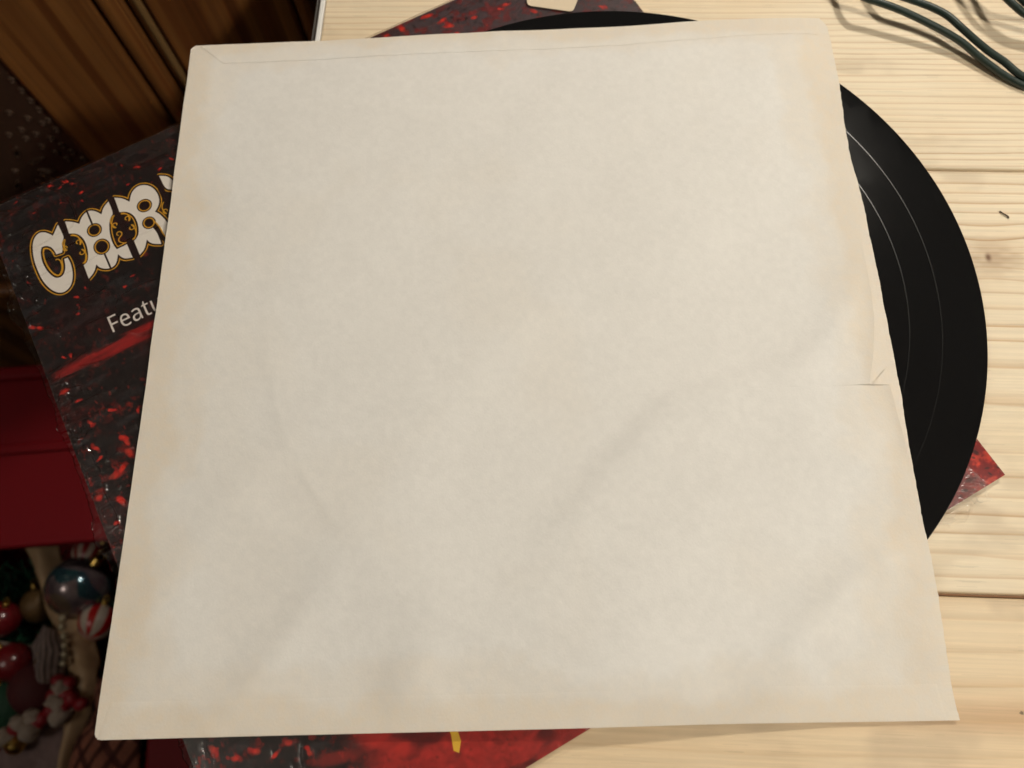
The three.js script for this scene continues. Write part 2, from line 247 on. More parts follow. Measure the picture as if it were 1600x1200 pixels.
  c.strokeStyle = gold; c.lineWidth = 0.6; c.beginPath(); c.moveTo(21.2, 36.8); c.quadraticCurveTo(20.4, 32.4, 18.2, 32.5); c.quadraticCurveTo(16.6, 34, 16.7, 40); c.quadraticCurveTo(17.4, 47.4, 19.9, 48.0); c.quadraticCurveTo(22.6, 46.6, 22.7, 42); c.quadraticCurveTo(22.2, 39.9, 21.0, 40.2); c.stroke();
  // second line
  c.fillStyle = 'rgb(214,206,200)'; c.font = '300 11.3px sans-serif'; c.textBaseline = 'alphabetic';
  const w = c.measureText('Featu').width; c.save(); c.translate(30.4, 86.1); c.scale(24.6 / w, 1); c.fillText('Featu', 0, 0); c.restore();
  // worn, whitened print along the board's edges
  for (let i = 0; i < 420; i++) { const t = rr(0, 314), e = Math.floor(rr(0, 4)), d = Math.abs(rr(-0.5, 0.5)); const [x, y] = e === 0 ? [t, d] : e === 1 ? [t, 314 - d] : e === 2 ? [d, t] : [314 - d, t]; blob(x, y, rr(0.2, 0.9), rr(0.15, 0.4), e < 2 ? 0 : 1.57, css([0.62, 0.55, 0.5]), rr(0.2, 0.6)); }
  const t = new THREE.CanvasTexture(cvs); t.colorSpace = THREE.SRGBColorSpace; t.flipY = false; t.magFilter = THREE.LinearFilter; return t;
}
const C0 = 0.0003, C1 = 0.0037;
const printMat = std({ map: coverPrint(), roughness: 0.42 }), cardMat = std({ color: lin(0.32, 0.27, 0.22), roughness: 0.85 });
{ // the board: a thin slab with softened edges
  const e = 0.0012;
  mesh('printed_front', sheet(40, 40, (a, b) => {
    const [x, z] = coverToWorld(a * CL, b * CL), d = Math.min(a, 1 - a, b, 1 - b) * CL; return [x, C1 - e * 0.6 * (1 - sst(0, 0.002, d)), z];
  }), printMat, cover);
  const g = new RoundedBoxGeometry(CL, C1 - C0 - 0.0007, CL, 2, 0.0008); g.translate(0, (C0 + C1 - 0.0007) / 2, 0); g.rotateY(CA); g.translate(CX, 0, CZ);
  mesh('cardboard', g, cardMat, cover);
}
// a cream paper sticker with rounded corners near the top right of the cover
{
  const pts = [[272.1, 12.3], [266.9, 22.6], [283.9, 37.2], [291.5, 30.5]].map(([u, v]) => [u / 1000, v / 1000]);
  const sh = new THREE.Shape(), n = pts.length, r = 0.0022;
  for (let i = 0; i < n; i++) { const a = pts[(i + n - 1) % n], b = pts[i], d = pts[(i + 1) % n]; const la = Math.hypot(a[0] - b[0], a[1] - b[1]), ld = Math.hypot(d[0] - b[0], d[1] - b[1]); const p = [b[0] + (a[0] - b[0]) * r / la, b[1] + (a[1] - b[1]) * r / la], q = [b[0] + (d[0] - b[0]) * r / ld, b[1] + (d[1] - b[1]) * r / ld]; i ? sh.lineTo(...p) : sh.moveTo(...p); sh.quadraticCurveTo(b[0], b[1], ...q); }
  const g = new THREE.ExtrudeGeometry(sh, { depth: 0.0003, bevelEnabled: false }); const p = g.attributes.position;
  for (let i = 0; i < p.count; i++) { const [x, z] = coverToWorld(p.getX(i), p.getY(i)); p.setXYZ(i, x, 0.00455 + p.getZ(i), z); }
  const ix = g.index ? Array.from(g.index.array) : Array.from({ length: p.count }, (_, i) => i); for (let i = 0; i < ix.length; i += 3) [ix[i], ix[i + 1]] = [ix[i + 1], ix[i]]; g.setIndex(ix); g.computeVertexNormals();
  mesh('paper_sticker', g, std({ color: lin(0.72, 0.60, 0.44), roughness: 0.8 }), cover).userData.label = 'plain cream paper sticker on the cover front';
}
const filmMat = phy({ color: lin(0.97, 0.96, 0.95), transmission: 1, thickness: 0, roughness: 0.035, ior: 1.5, specularIntensity: 1, side: THREE.DoubleSide });
const rid = (x, y, s) => 1 - Math.abs(2 * noise(x, y, s) - 1);
function filmHeight(u, v) {          // metres on the cover
  const [x, z] = coverToWorld(u, v), dr = Math.hypot(x - REC.x, z - REC.z) - REC.r, free = sst(0.002, 0.012, dr), open = 1 - sst(-0.154, -0.148, x) * (1 - sst(0.149, 0.154, x)) * sst(-0.156, -0.15, z) * (1 - sst(0.151, 0.156, z));
  const edge = Math.exp(-Math.max(0, u) / 0.017), corner = sst(0.262, 0.285, u) * sst(0.283, 0.298, v), low = sst(0.285, 0.31, v), q = u * Math.SQRT1_2 + v * Math.SQRT1_2, s = (u - v) * Math.SQRT1_2;
  let h = 0.00008 * fbm(u * 260, v * 260, 3, 401);
  h += edge * (0.0018 * Math.pow(rid(u * 60 + 0.6 * noise(v * 90, 1, 403), v * 150, 405), 4) + 0.0015 * Math.pow(rid(u * 210, v * 300, 409), 3) * sst(0.3, 0.6, noise(u * 60, v * 70, 407)));
  h += 0.0006 * Math.pow(rid(u * 42 + 9, v * 50, 411), 14) * (1 - edge);
  h += corner * (0.0032 * Math.pow(rid(s * 40, q * 260 + 1.4 * noise(s * 60, 2, 421), 419), 2) + 0.0007 * rid(s * 160, q * 420, 423));
  h += low * 0.0008 * Math.pow(rid(u * 60, v * 180, 431), 4);
  return 0.0041 + (0.00003 + h * open) * free;
}
{
  const N = 420, M = 640, over = (t, s) => 0.0007 + 0.0022 * Math.pow(fbm(t * 60, s, 3, 441), 2.2);
  const warp = (a) => a < 0.42 ? a / 0.42 * 0.045 : a < 0.68 ? 0.045 + (a - 0.42) / 0.26 * 0.215 : 0.26 + (a - 0.68) / 0.32 * (CL - 0.26);
  const geo = sheet(N, M, (a, b) => {
    let u = warp(a), v = b * CL;
    const bulge = 0.0042 * Math.exp(-Math.pow((v - 0.058) / 0.006, 2)) + 0.0035 * Math.exp(-Math.pow((v - 0.166) / 0.008, 2)) + 0.002 * Math.exp(-Math.pow((v - 0.072) / 0.004, 2));
    u = u - (over(v, 1) + bulge) * Math.exp(-u / 0.004) + over(v, 2) * 0.5 * Math.pow(a, 60) * (1 - sst(0.29, 0.3, v)); v = v - over(u, 3) * 0.25 * Math.pow(1 - b, 60) + (over(u, 4) * 0.6 + 0.006 * Math.exp(-Math.pow((u - 0.288) / 0.009, 2))) * Math.pow(b, 60);
    const [x, z] = coverToWorld(u, v); let h = filmHeight(u, v);
    const d = Math.min(a * N, (1 - a) * N, b * M, (1 - b) * M); if (d < 1) h -= 0.0012 + 0.0012 * noise(u * 900, v * 900, 451); return [x, h, z];
  });
  // the film is slit along the right edge: it stops short of the bare corner
  const ix = Array.from(geo.index.array), keep = [];
  for (let i = 0; i < ix.length; i += 3) { const k = ix[i], a = warp((k % (N + 1)) / N), b = Math.floor(k / (N + 1)) / M * CL; if (a > 0.303 + 0.004 * noise(b * 300, 1, 461) && b > 0.15) continue; keep.push(ix[i], ix[i + 1], ix[i + 2]); }
  geo.setIndex(keep);
  mesh('shrink_wrap', geo, filmMat, cover).userData.label = 'clear shrink wrap crinkled along the cover edges';
}

{ // the slit film bunched up in folds near the right corner
  const g = sheet(150, 110, (a, b) => {
    const u = 0.262 + 0.0415 * a, v = 0.2885 + 0.0285 * b + 0.0035 * b * b * (noise(a * 9, 1, 471) - 0.35), [x, z] = coverToWorld(u, v);
    const free = sst(0.0008, 0.005, Math.hypot(x - REC.x, z - REC.z) - REC.r), t = a * 6 - b * 5 + 0.8 * noise(a * 5, b * 5, 473), w = a * 3 + b * 4;
    const h = 0.0021 * Math.pow(rid(t * 2.2, w * 0.5, 475), 3) + 0.0012 * Math.pow(rid(t * 5 + 3, w * 1.2, 477), 2) + 0.0002 * noise(a * 60, b * 60, 479), past = Math.max(0, v - CL);
    return [x, 0.00425 + h * free - Math.min(0.0035, past * 1.1), z];
  });
  mesh('bunched_wrap', g, phy({ color: lin(1, 1, 1), transmission: 0.95, thickness: 0, roughness: 0.17, ior: 1.5, side: THREE.DoubleSide }), cover).userData.label = 'shrink wrap bunched in shiny folds at the corner';
}

// ---------------------------------------------------------------- record
const record = thing('vinyl_record', 'black vinyl record sticking out from under the white paper sleeve', 'record');
record.position.set(REC.x, 0.0047, REC.z);
{
  const prof = [], T = 0.0016, gaps = [0.1325, 0.1195, 0.106, 0.092, 0.079];
  prof.push([0.0036, 0], [0.1485, 0], [0.1497, 0.0001], [0.1504, 0.0005], [0.1505, 0.0009], [0.1502, 0.0014], [0.1495, 0.00172], [0.1478, 0.00172], [0.1469, 0.00158]);
  let y = 0.00156;
  for (let r = 0.1466; r > 0.061; r -= 0.00026) {
    const gap = gaps.some((g) => Math.abs(r - g) < 0.00042), lead = r > 0.1448;
    const g = gap ? 0 : (rnd() + rnd() + rnd() - 1.5) / 1.5 * (lead ? 0.02 : 0.045);
    const yy = T + g * 0.00026;
    if (gap) { if (!prof.done || Math.abs(prof.done - r) > 0.002) { prof.done = r; const c0 = gaps.find((q) => Math.abs(r - q) < 0.00042); for (let k = -4; k <= 4; k++) prof.push([c0 - k * 0.00009, T + 0.00006 * Math.cos(k / 4 * Math.PI / 2)]); } continue; }
    prof.push([r, yy]);
  }
  prof.push([0.0605, T], [0.0036, T], [0.0036, 0]);
  const geo = toCreasedNormals(new THREE.LatheGeometry(prof.map(([r, yy]) => new THREE.Vector2(r, yy)), 360), 0.6);
  const spark = texture(1024, 1024, (u, v) => { const n = 0.35 + 0.65 * noise(u * 1400, v * 640, 77); return [n, n, n]; }, false);
  const vinyl = phy({ color: lin(0.0065, 0.0065, 0.007), roughness: 0.085, bumpMap: spark, bumpScale: 0.000003, ior: 1.5 });
  mesh('grooved_disc', geo, vinyl, record);
  const plain = phy({ color: lin(0.008, 0.008, 0.008), roughness: 0.22, ior: 1.5 });
  for (const r of gaps) { const g = new THREE.RingGeometry(r - 0.00022, r + 0.00022, 360, 1); g.rotateX(-Math.PI / 2); g.translate(0, T + 0.00008, 0); mesh('track_gap', g, plain, record); }
}

// ---------------------------------------------------------------- paper sleeve
const SX0 = -0.150, SX1 = 0.1503, SZ0 = -0.1515, SZ1 = 0.1518;
const sleeve = thing('paper_sleeve', 'large aged white paper record sleeve with a torn edge, lying over the record', 'record sleeve');
function sleeveHeight(x, z) {
  const dr = Math.hypot(x - REC.x, z - REC.z) - REC.r;
  const u = (x - CX) * cu[0] + (z - CZ) * cu[1] + CL / 2, v = (x - CX) * cv[0] + (z - CZ) * cv[1] + CL / 2;
  const off = Math.max(u - CL, v - CL, 0);                           // how far past the cover, over the bare table
  let h = 0.0083 - 0.0012 * sst(-0.01, 0.06, dr) - 0.0052 * sst(-0.004, 0.026, off) * sst(-0.008, 0.04, dr);
  const q = (x + z) * Math.SQRT1_2, s = (x - z) * Math.SQRT1_2;       // s runs up to the right, q across it
  const a = sst(0, 0.02, Math.min(x - SX0, SX1 - x, z - SZ0, SZ1 - z));
  h += 0.0025 * (fbm(q * 22 + 2, s * 9, 2, 501) - 0.5) * (0.4 + 0.6 * a);
  h += 0.0028 * (Math.exp(-Math.pow((2 * noise(q * 20 + 1.3 * noise(s * 12, 4, 503), s * 5.5, 505) - 1) / 0.42, 2)) - 0.45) * sst(-0.12, 0.08, x + z * 0.6) * a;
  h += 0.0005 * (fbm(x * 55, z * 60, 3, 507) - 0.5);
  h -= 0.0014 * sst(0.118, 0.152, z) * sst(-0.01, 0.04, Math.max(u - CL, v - CL));
  h += 0.00006 * (fbm(x * 210, z * 210, 2, 509) - 0.5);
  const floorH = dr < 0.004 ? 0.0071 - 0.0057 * sst(-0.006, 0.004, dr) : 0.0014, d = h - floorH, e = 0.0012;   // the paper rests on the disc
  return floorH + 0.5 * (d + Math.sqrt(d * d + e * e));
}
const paperPrint = texture(1536, 1536, (u, v) => {
  const x = SX0 + u * (SX1 - SX0), z = SZ0 + v * (SZ1 - SZ0);
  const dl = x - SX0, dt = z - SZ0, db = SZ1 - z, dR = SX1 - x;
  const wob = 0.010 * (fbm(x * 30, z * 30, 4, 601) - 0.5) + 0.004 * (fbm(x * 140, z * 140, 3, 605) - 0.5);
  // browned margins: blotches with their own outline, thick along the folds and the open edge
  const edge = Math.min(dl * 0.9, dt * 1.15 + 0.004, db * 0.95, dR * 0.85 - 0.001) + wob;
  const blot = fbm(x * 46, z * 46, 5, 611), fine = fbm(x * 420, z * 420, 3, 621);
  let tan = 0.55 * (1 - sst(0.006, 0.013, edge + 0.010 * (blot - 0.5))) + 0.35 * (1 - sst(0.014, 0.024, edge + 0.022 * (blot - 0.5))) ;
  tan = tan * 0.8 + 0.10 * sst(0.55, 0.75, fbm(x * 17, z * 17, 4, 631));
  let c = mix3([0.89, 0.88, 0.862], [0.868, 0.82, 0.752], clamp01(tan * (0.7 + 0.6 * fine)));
  const k = 1 + 0.03 * (fine - 0.5) + 0.014 * (fbm(x * 90, z * 90, 3, 641) - 0.5) + 0.02 * (hash2(Math.floor(u * 1536), Math.floor(v * 1536), 3) - 0.5);
  c = [c[0] * k, c[1] * k, c[2] * k];
  return c;
}, true, THREE.ClampToEdgeWrapping);
const paperBump = texture(512, 512, (u, v) => { const n = 0.6 * fbm(u * 120, v * 120, 3, 651) + 0.4 * noise(u * 400, v * 160, 655); return [n, n, n]; }, false);
paperBump.repeat.set(3, 3);
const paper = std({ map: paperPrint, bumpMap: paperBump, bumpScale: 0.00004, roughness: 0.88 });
function drape(x, z) {                // the sheet is a little out of square on its open side
  const k = sst(0.05, 0.15, x), wt = k * sst(0.085, 0.15, -z), wb = k * sst(0.085, 0.15, z), wl = sst(0.02, 0.15, -x) * sst(0.03, 0.15, z);
  return [x + 0.0028 * (wt + wb) - 0.0014 * wl, z - 0.0052 * wt + 0.0010 * wb];
}
const suv = (x, z) => [(x - SX0) / (SX1 - SX0), (z - SZ0) / (SZ1 - SZ0)];
// torn line of the front sheet: [z, x]
const FRONT = [[-0.1525, 0.1468], [-0.149, 0.1490], [-0.1457, 0.1503], [-0.128, 0.1501], [-0.1157, 0.1504], [-0.0776, 0.1499], [-0.0521, 0.1474], [-0.048, 0.1476], [-0.0296, 0.1472], [-0.0054, 0.1468], [0.0062, 0.1455], [0.0194, 0.1425], [0.0302, 0.1392], [0.0307, 0.1469], [0.0349, 0.1473], [0.066, 0.1501], [0.0672, 0.1494], [0.0705, 0.1499], [0.0892, 0.1506], [0.1104, 0.1509], [0.1375, 0.1500], [0.14, 0.1492], [0.152, 0.1503]];
const BACK = [[-0.1525, 0.148], [-0.09, 0.1500], [-0.0776, 0.1501], [-0.06, 0.1512], [-0.0479, 0.1517], [-0.0358, 0.1516], [-0.0163, 0.1521], [0.0117, 0.1520], [0.0351, 0.1518], [0.067, 0.1507], [0.152, 0.1500]];
function paperSheet(lineTab, zRows, lift, jag, nu, curl) {
  const zs = zRows.slice().sort((a, b) => a - b), nv = zs.length - 1;
  return sheet(nu, nv, (a, b) => {
    const z = zs[Math.round(b * nv)], xr = lerpTable(lineTab, z) + jag * (noise(z * 900, 1, 701) - 0.5) + jag * 0.6 * (noise(z * 190, 4, 703) - 0.5);
    let xl = SX0 + 0.0002 * noise(z * 60, 2, 705);
    if (z < SZ0 + 0.0016) xl += (SZ0 + 0.0016 - z) * 1.4;              // nicked upper left corner
    if (z > SZ1 - 0.0024) xl += 0.0024 - Math.sqrt(Math.max(0, 0.0024 ** 2 - (z - SZ1 + 0.0024) ** 2));
    const x = xl + (xr - xl) * a; const de = xr - x;
    const [X, Z] = drape(x, z); return [X, sleeveHeight(X, Z) + lift + curl * Math.exp(-de / 0.004) * sst(-0.05, 0.0, z) * (1 - sst(0.05, 0.07, z)), Z];
  }, 0, (a, b, p) => suv(p[0], p[2]));
}
const rows = []; for (let i = 0; i <= 300; i++) rows.push(SZ0 + (SZ1 - SZ0) * i / 300); for (const z of [0.03005, 0.0302, 0.0307, 0.0309]) rows.push(z);
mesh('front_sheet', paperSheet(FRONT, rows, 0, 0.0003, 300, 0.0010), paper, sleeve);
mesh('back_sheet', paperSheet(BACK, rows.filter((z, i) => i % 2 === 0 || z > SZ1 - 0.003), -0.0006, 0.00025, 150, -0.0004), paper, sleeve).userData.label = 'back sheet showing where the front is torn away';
{ // glued flaps along the folds, their ends cut slantwise
  const flap = (name, zin, zout, x0i, x0o, x1i, x1o) => mesh(name, sheet(220, 6, (a, b) => {
    const t = b, z = zin + (zout - zin) * t, xa = x0i + (x0o - x0i) * t, xb = x1i + (x1o - x1i) * t, x = xa + (xb - xa) * a, zz = z + (1 - t) * 0.0008 * (fbm(x * 14, 3, 2, 711) - 0.5);
    const [X, Z] = drape(x, zz); return [X, sleeveHeight(X, Z) + 0.00013, Z];
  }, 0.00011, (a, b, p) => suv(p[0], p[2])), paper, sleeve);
  flap('seam_flap', 0.1398, SZ1 - 0.0002, -0.1458, -0.1488, 0.1445, 0.1458);
  const g = flap('seam_flap', -0.1403, SZ0 + 0.0002, -0.1335, -0.1462, 0.1452, 0.1462); const ix = Array.from(g.geometry.index.array); for (let i = 0; i < ix.length; i += 3) [ix[i], ix[i + 1]] = [ix[i + 1], ix[i]]; g.geometry.setIndex(ix); g.geometry.computeVertexNormals();
}
{ // the scrap left standing in the tear
  const P = [[0.1408, 0.0300], [0.1474, 0.0235], [0.1468, 0.0306]];
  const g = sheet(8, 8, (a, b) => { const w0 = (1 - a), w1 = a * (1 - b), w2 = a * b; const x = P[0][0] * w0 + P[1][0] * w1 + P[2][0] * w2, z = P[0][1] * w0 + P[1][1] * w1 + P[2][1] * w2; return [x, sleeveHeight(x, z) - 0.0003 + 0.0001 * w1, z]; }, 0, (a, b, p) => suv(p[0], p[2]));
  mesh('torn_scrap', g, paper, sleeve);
}

// ---------------------------------------------------------------- green Christmas light cords at the far corner of the table
const cordMat = phy({ color: lin(0.016, 0.030, 0.024), roughness: 0.38, clearcoat: 0.15 });
function cord(name, label, pts, r = 0.0017) {
  const g = new THREE.TubeGeometry(new THREE.CatmullRomCurve3(pts, false, 'centripetal'), 140, r, 12); const o = mesh(name, g, cordMat); tag(o, label, 'cord', 'green cords on the table'); return o;
}
const V = (x, y, z) => new THREE.Vector3(x, y, z);
cord('light_string_cord', 'dark green cord on the pine planks, the strand nearer the record', [V(0.21, 0.012, -0.34), V(0.178, 0.0135, -0.26), V(0.1655, 0.0125, -0.205), at(1345, -8, 0.0118), at(1372, 3, 0.0112), at(1400, 13, 0.0106), at(1450, 36, 0.0084), at(1500, 64, 0.0058), at(1530, 89, 0.0038), at(1565, 115, 0.0024), at(1600, 134, 0.0018), V(0.262, 0.0018, -0.106), V(0.30, 0.0018, -0.10), V(0.40, 0.0018, -0.12)]);
cord('light_string_cord_001', 'dark green cord on the pine planks, beside and beyond the strand nearer the record', [V(0.225, 0.012, -0.34), V(0.186, 0.0130, -0.262), V(0.1755, 0.0122, -0.206), at(1395, -14, 0.0110), at(1428, 1, 0.0100), at(1455, 11, 0.0096), at(1480, 24, 0.0092), at(1502, 43, 0.0085), at(1522, 61, 0.0070), at(1545, 80, 0.0056), at(1570, 97, 0.0046), at(1600, 120, 0.0038), V(0.268, 0.0022, -0.115), V(0.305, 0.0018, -0.107), V(0.41, 0.0018, -0.128)]);
cord('light_string_cord_002', 'dark green cord crossing the far plank away from the record pair', [V(0.205, 0.0165, -0.245), at(1558, -18, 0.0145), at(1576, 0, 0.0135), at(1588, 11, 0.013), at(1602, 22, 0.012), V(0.275, 0.0105, -0.13), V(0.31, 0.006, -0.10), V(0.37, 0.0018, -0.08), V(0.45, 0.0018, -0.07)]);
cord('light_string_cord_003', 'dark green cord at the very end of the far plank, outermost of the cords', [V(0.225, 0.0165, -0.25), at(1578, -22, 0.0155), at(1596, -2, 0.0145), at(1608, 8, 0.014), V(0.287, 0.0115, -0.137), V(0.32, 0.007, -0.107), V(0.38, 0.0018, -0.09), V(0.46, 0.0018, -0.08)]);
{ // a dark fibre lying on the plank
  const a = at(1562, 330, 0.0004), b = at(1568, 334, 0.0007), d = at(1575, 338, 0.0005), e = at(1576, 341, 0.0004);
  tag(mesh('loose_fibre', new THREE.TubeGeometry(new THREE.CatmullRomCurve3([a, b, d, e]), 16, 0.00028, 6), std({ color: lin(0.06, 0.03, 0.015), roughness: 0.8 })), 'tiny dark wood splinter lying on the middle plank beside the record', 'splinter');
}

// ---------------------------------------------------------------- dark wooden cabinet with a punched panel
const ZF = -0.26;
const cabinetTex = texture(768, 1024, (u, v) => {
  const x = u * 0.5, y = v * 0.8, w = x + 0.006 * fbm(x * 5, y * 3, 3, 801);
  const g = fbm(w * 130, y * 2.6, 4, 803), p = fbm(w * 700, y * 9, 3, 807), ring = Math.pow(noise(w * 46, y * 1.1, 811), 2);
  let c = mix3([0.63, 0.42, 0.22], [0.43, 0.25, 0.12], sst(0.3, 0.7, g) * 0.8); c = mix3(c, [0.20, 0.09, 0.04], ring * 0.35); const k = 0.86 + 0.3 * p; return [c[0] * k, c[1] * k, c[2] * k];
});
cabinetTex.repeat.set(2, 1.25);
const cabWood = phy({ map: cabinetTex, roughness: 0.42, clearcoat: 0.3, clearcoatRoughness: 0.3 });
const cabTin = std({ color: lin(0.12, 0.07, 0.045), roughness: 0.4, metalness: 0.4 });
const cabinet = thing('wooden_cabinet', 'dark brown varnished cabinet with a punched door panel beyond the table edge', 'cabinet');
const CT = 0.22, CB = -0.69;
const part = (name, ...b) => mesh(name, boxUV(boxAt(...b)), cabWood, cabinet);
part('door_stile', -0.345, -0.2585, -0.44, CT - 0.05, ZF - 0.02, ZF, 0.005);
part('door_stile', -0.70, -0.612, -0.44, CT - 0.05, ZF - 0.02, ZF, 0.005);
part('door_rail', -0.6115, -0.3455, CT - 0.14, CT - 0.05, ZF - 0.02, ZF - 0.0005, 0.005);
part('door_rail', -0.6115, -0.3455, -0.44, -0.36, ZF - 0.02, ZF - 0.0005, 0.005);
{ // half-round moulding beside the door and the thin bead next to it
  const half = (x, r, z, sx = 1) => { const g = new THREE.CylinderGeometry(r, r, CT - 0.05 + 0.43, 20, 1); g.scale(1, 1, 0.75 * sx); g.translate(x, (CT - 0.05 - 0.43) / 2, z); return boxUV(g); };
  mesh('moulding', half(-0.2470, 0.0090, ZF - 0.006), cabWood, cabinet);
  mesh('bead', half(-0.2285, 0.0024, ZF - 0.0012, 1.5), std({ color: lin(0.24, 0.135, 0.05), roughness: 0.5 }), cabinet).userData.label = 'thin light brown wooden bead';
}
part('frame_backing', -0.258, -0.12, -0.44, CT - 0.05, ZF - 0.03, ZF - 0.012, 0.001);
part('frame_stile', -0.2258, -0.1345, -0.44, CT - 0.05, ZF - 0.0115, ZF - 0.002, 0.003);
{ const g = new THREE.CylinderGeometry(0.0085, 0.0085, CT - 0.05 + 0.44, 20, 1); g.translate(-0.1258, (CT - 0.05 - 0.44) / 2, ZF - 0.0085); mesh('corner_post', boxUV(g), cabWood, cabinet); }
part('base_ledge', -0.72, -0.117, -0.486, -0.4405, ZF - 0.02, ZF + 0.012, 0.008);
part('base_board', -0.715, -0.1185, CB, -0.4865, ZF - 0.02, ZF, 0.003);
part('cornice', -0.73, -0.117, CT - 0.0495, CT, ZF - 0.42, ZF + 0.012, 0.008);
part('side_panel', -0.135, -0.1185, CB, CT - 0.05, ZF - 0.40, ZF - 0.031, 0.002);
part('side_panel', -0.715, -0.6985, CB, CT - 0.05, ZF - 0.40, ZF - 0.021, 0.002);
part('back_panel', -0.698, -0.1355, CB, CT - 0.05, ZF - 0.40, ZF - 0.385, 0.002);
part('bottom_board', -0.698, -0.1355, CB, CB + 0.015, ZF - 0.384, ZF - 0.021, 0.002);
for (const x of [-0.70, -0.165]) for (const z of [ZF - 0.39, ZF - 0.06]) part('foot', x, x + 0.035, FLOOR, CB - 0.0005, z, z + 0.035, 0.003);
{ // punched panel: real holes, each with a raised lip
  const x0 = -0.6105, x1 = -0.3465, y0 = -0.359, y1 = CT - 0.141, sh = new THREE.Shape([new THREE.Vector2(x0, y0), new THREE.Vector2(x1, y0), new THREE.Vector2(x1, y1), new THREE.Vector2(x0, y1)]), lips = [];
  const dots = [[-0.3505, -0.1397], [-0.3505, -0.1508], [-0.3504, -0.1614], [-0.3503, -0.1717], [-0.3507, -0.1839], [-0.3511, -0.195], [-0.3545, -0.2226], [-0.3512, -0.2334], [-0.3742, -0.1739], [-0.3646, -0.1807], [-0.3571, -0.1869], [-0.3775, -0.1936], [-0.3695, -0.1995], [-0.3907, -0.1992], [-0.3806, -0.2044], [-0.3616, -0.2052], [-0.3741, -0.2148], [-0.3579, -0.2142], [-0.3681, -0.2233], [-0.3637, -0.2321]].map(([x, y]) => [x, y, 0.0017, 0.0017, 0]);
  const slits = [[[-0.396, -0.2167], [-0.4028, -0.2281]], [[-0.3977, -0.2366], [-0.3841, -0.2303]], [[-0.4232, -0.2616], [-0.432, -0.2723]], [[-0.395, -0.2461], [-0.3848, -0.2478]], [[-0.3969, -0.2534], [-0.391, -0.2592]], [[-0.4171, -0.2447], [-0.4136, -0.246]], [[-0.4063, -0.2616], [-0.4028, -0.2662]]].map(([a, b]) => [(a[0] + b[0]) / 2, (a[1] + b[1]) / 2, Math.hypot(a[0] - b[0], a[1] - b[1]) / 2, 0.0012, Math.atan2(b[1] - a[1], b[0] - a[0])]);
  const more = []; for (let i = 0; i < 12; i++) { const a = i / 12 * 6.283; more.push([-0.478 + 0.05 * Math.cos(a), -0.17 + 0.05 * Math.sin(a), 0.006, 0.0012, a]); more.push([-0.478 + 0.08 * Math.cos(a + 0.26), -0.17 + 0.08 * Math.sin(a + 0.26), 0.0017, 0.0017, 0]); }
  for (const [x, y, rx, ry, a] of [...dots, ...slits, ...more.filter(([x]) => x < -0.44)]) {
    const h = new THREE.Path(); h.absellipse(x, y, rx, ry, 0, Math.PI * 2, true, a); sh.holes.push(h);
    const t = new THREE.TorusGeometry(1, 0.4, 8, 16); t.scale(rx + 0.0006, ry + 0.0006, 0.0026); t.rotateZ(a); t.translate(x, y, ZF - 0.0045); lips.push(t);
  }
  const g = new THREE.ExtrudeGeometry(sh, { depth: 0.0012, bevelEnabled: false, curveSegments: 8 }); g.translate(0, 0, ZF - 0.006);
  const pm = mesh('punched_panel', g, cabTin, cabinet); mesh('hole_rims', mergeGeometries(lips), cabTin, pm).userData.kind = 'stuff';
}

// ---------------------------------------------------------------- red storage bin of decorations on the floor
const bin = thing('storage_bin', 'red plastic storage bin with half its lid on, standing on the floor', 'storage bin');
bin.position.set(-0.518, 0, 0.135); bin.rotation.y = 0.05;
const redPlastic = phy({ color: lin(0.20, 0.002, 0.007), roughness: 0.6, specularIntensity: 0.5 });
const RIM = -0.40;
function rrect(w, d, r, Cls = THREE.Shape) { const s = new Cls(); s.moveTo(-w + r, -d); s.lineTo(w - r, -d); s.quadraticCurveTo(w, -d, w, -d + r); s.lineTo(w, d - r); s.quadraticCurveTo(w, d, w - r, d); s.lineTo(-w + r, d); s.quadraticCurveTo(-w, d, -w, d - r); s.lineTo(-w, -d + r); s.quadraticCurveTo(-w, -d, -w + r, -d); return s; }
function ringSolid(w, d, r, t, y0, y1, bev = 0.002) { const s = rrect(w, d, r); s.holes.push(rrect(w - t, d - t, Math.max(0.003, r - t), THREE.Path)); const g = new THREE.ExtrudeGeometry(s, { depth: y1 - y0 - 2 * bev, bevelEnabled: true, bevelSize: bev, bevelThickness: bev, bevelSegments: 3, curveSegments: 8 }); g.rotateX(-Math.PI / 2); g.translate(0, y0 + bev, 0); return g; }
mesh('bin_wall', ringSolid(0.198, 0.24, 0.04, 0.004, FLOOR + 0.004, RIM - 0.022, 0.001), redPlastic, bin);
mesh('bin_bottom', boxAt(-0.193, 0.193, FLOOR + 0.001, FLOOR + 0.006, -0.235, 0.235, 0.002), redPlastic, bin);
mesh('bin_rim', ringSolid(0.232, 0.272, 0.05, 0.034, RIM - 0.021, RIM, 0.003), redPlastic, bin);
{
  const lid = mesh('lid', boxAt(-0.236, 0.236, RIM + 0.001, RIM + 0.012, -0.276, -0.104, 0.004), redPlastic, bin);
  mesh('lid_ridge', boxAt(-0.236, 0.236, RIM + 0.0105, RIM + 0.020, -0.276, -0.262, 0.004), redPlastic, lid);
  mesh('lid_ridge', boxAt(-0.225, 0.225, RIM + 0.0105, RIM + 0.016, -0.20, -0.19, 0.0025), redPlastic, lid);
}
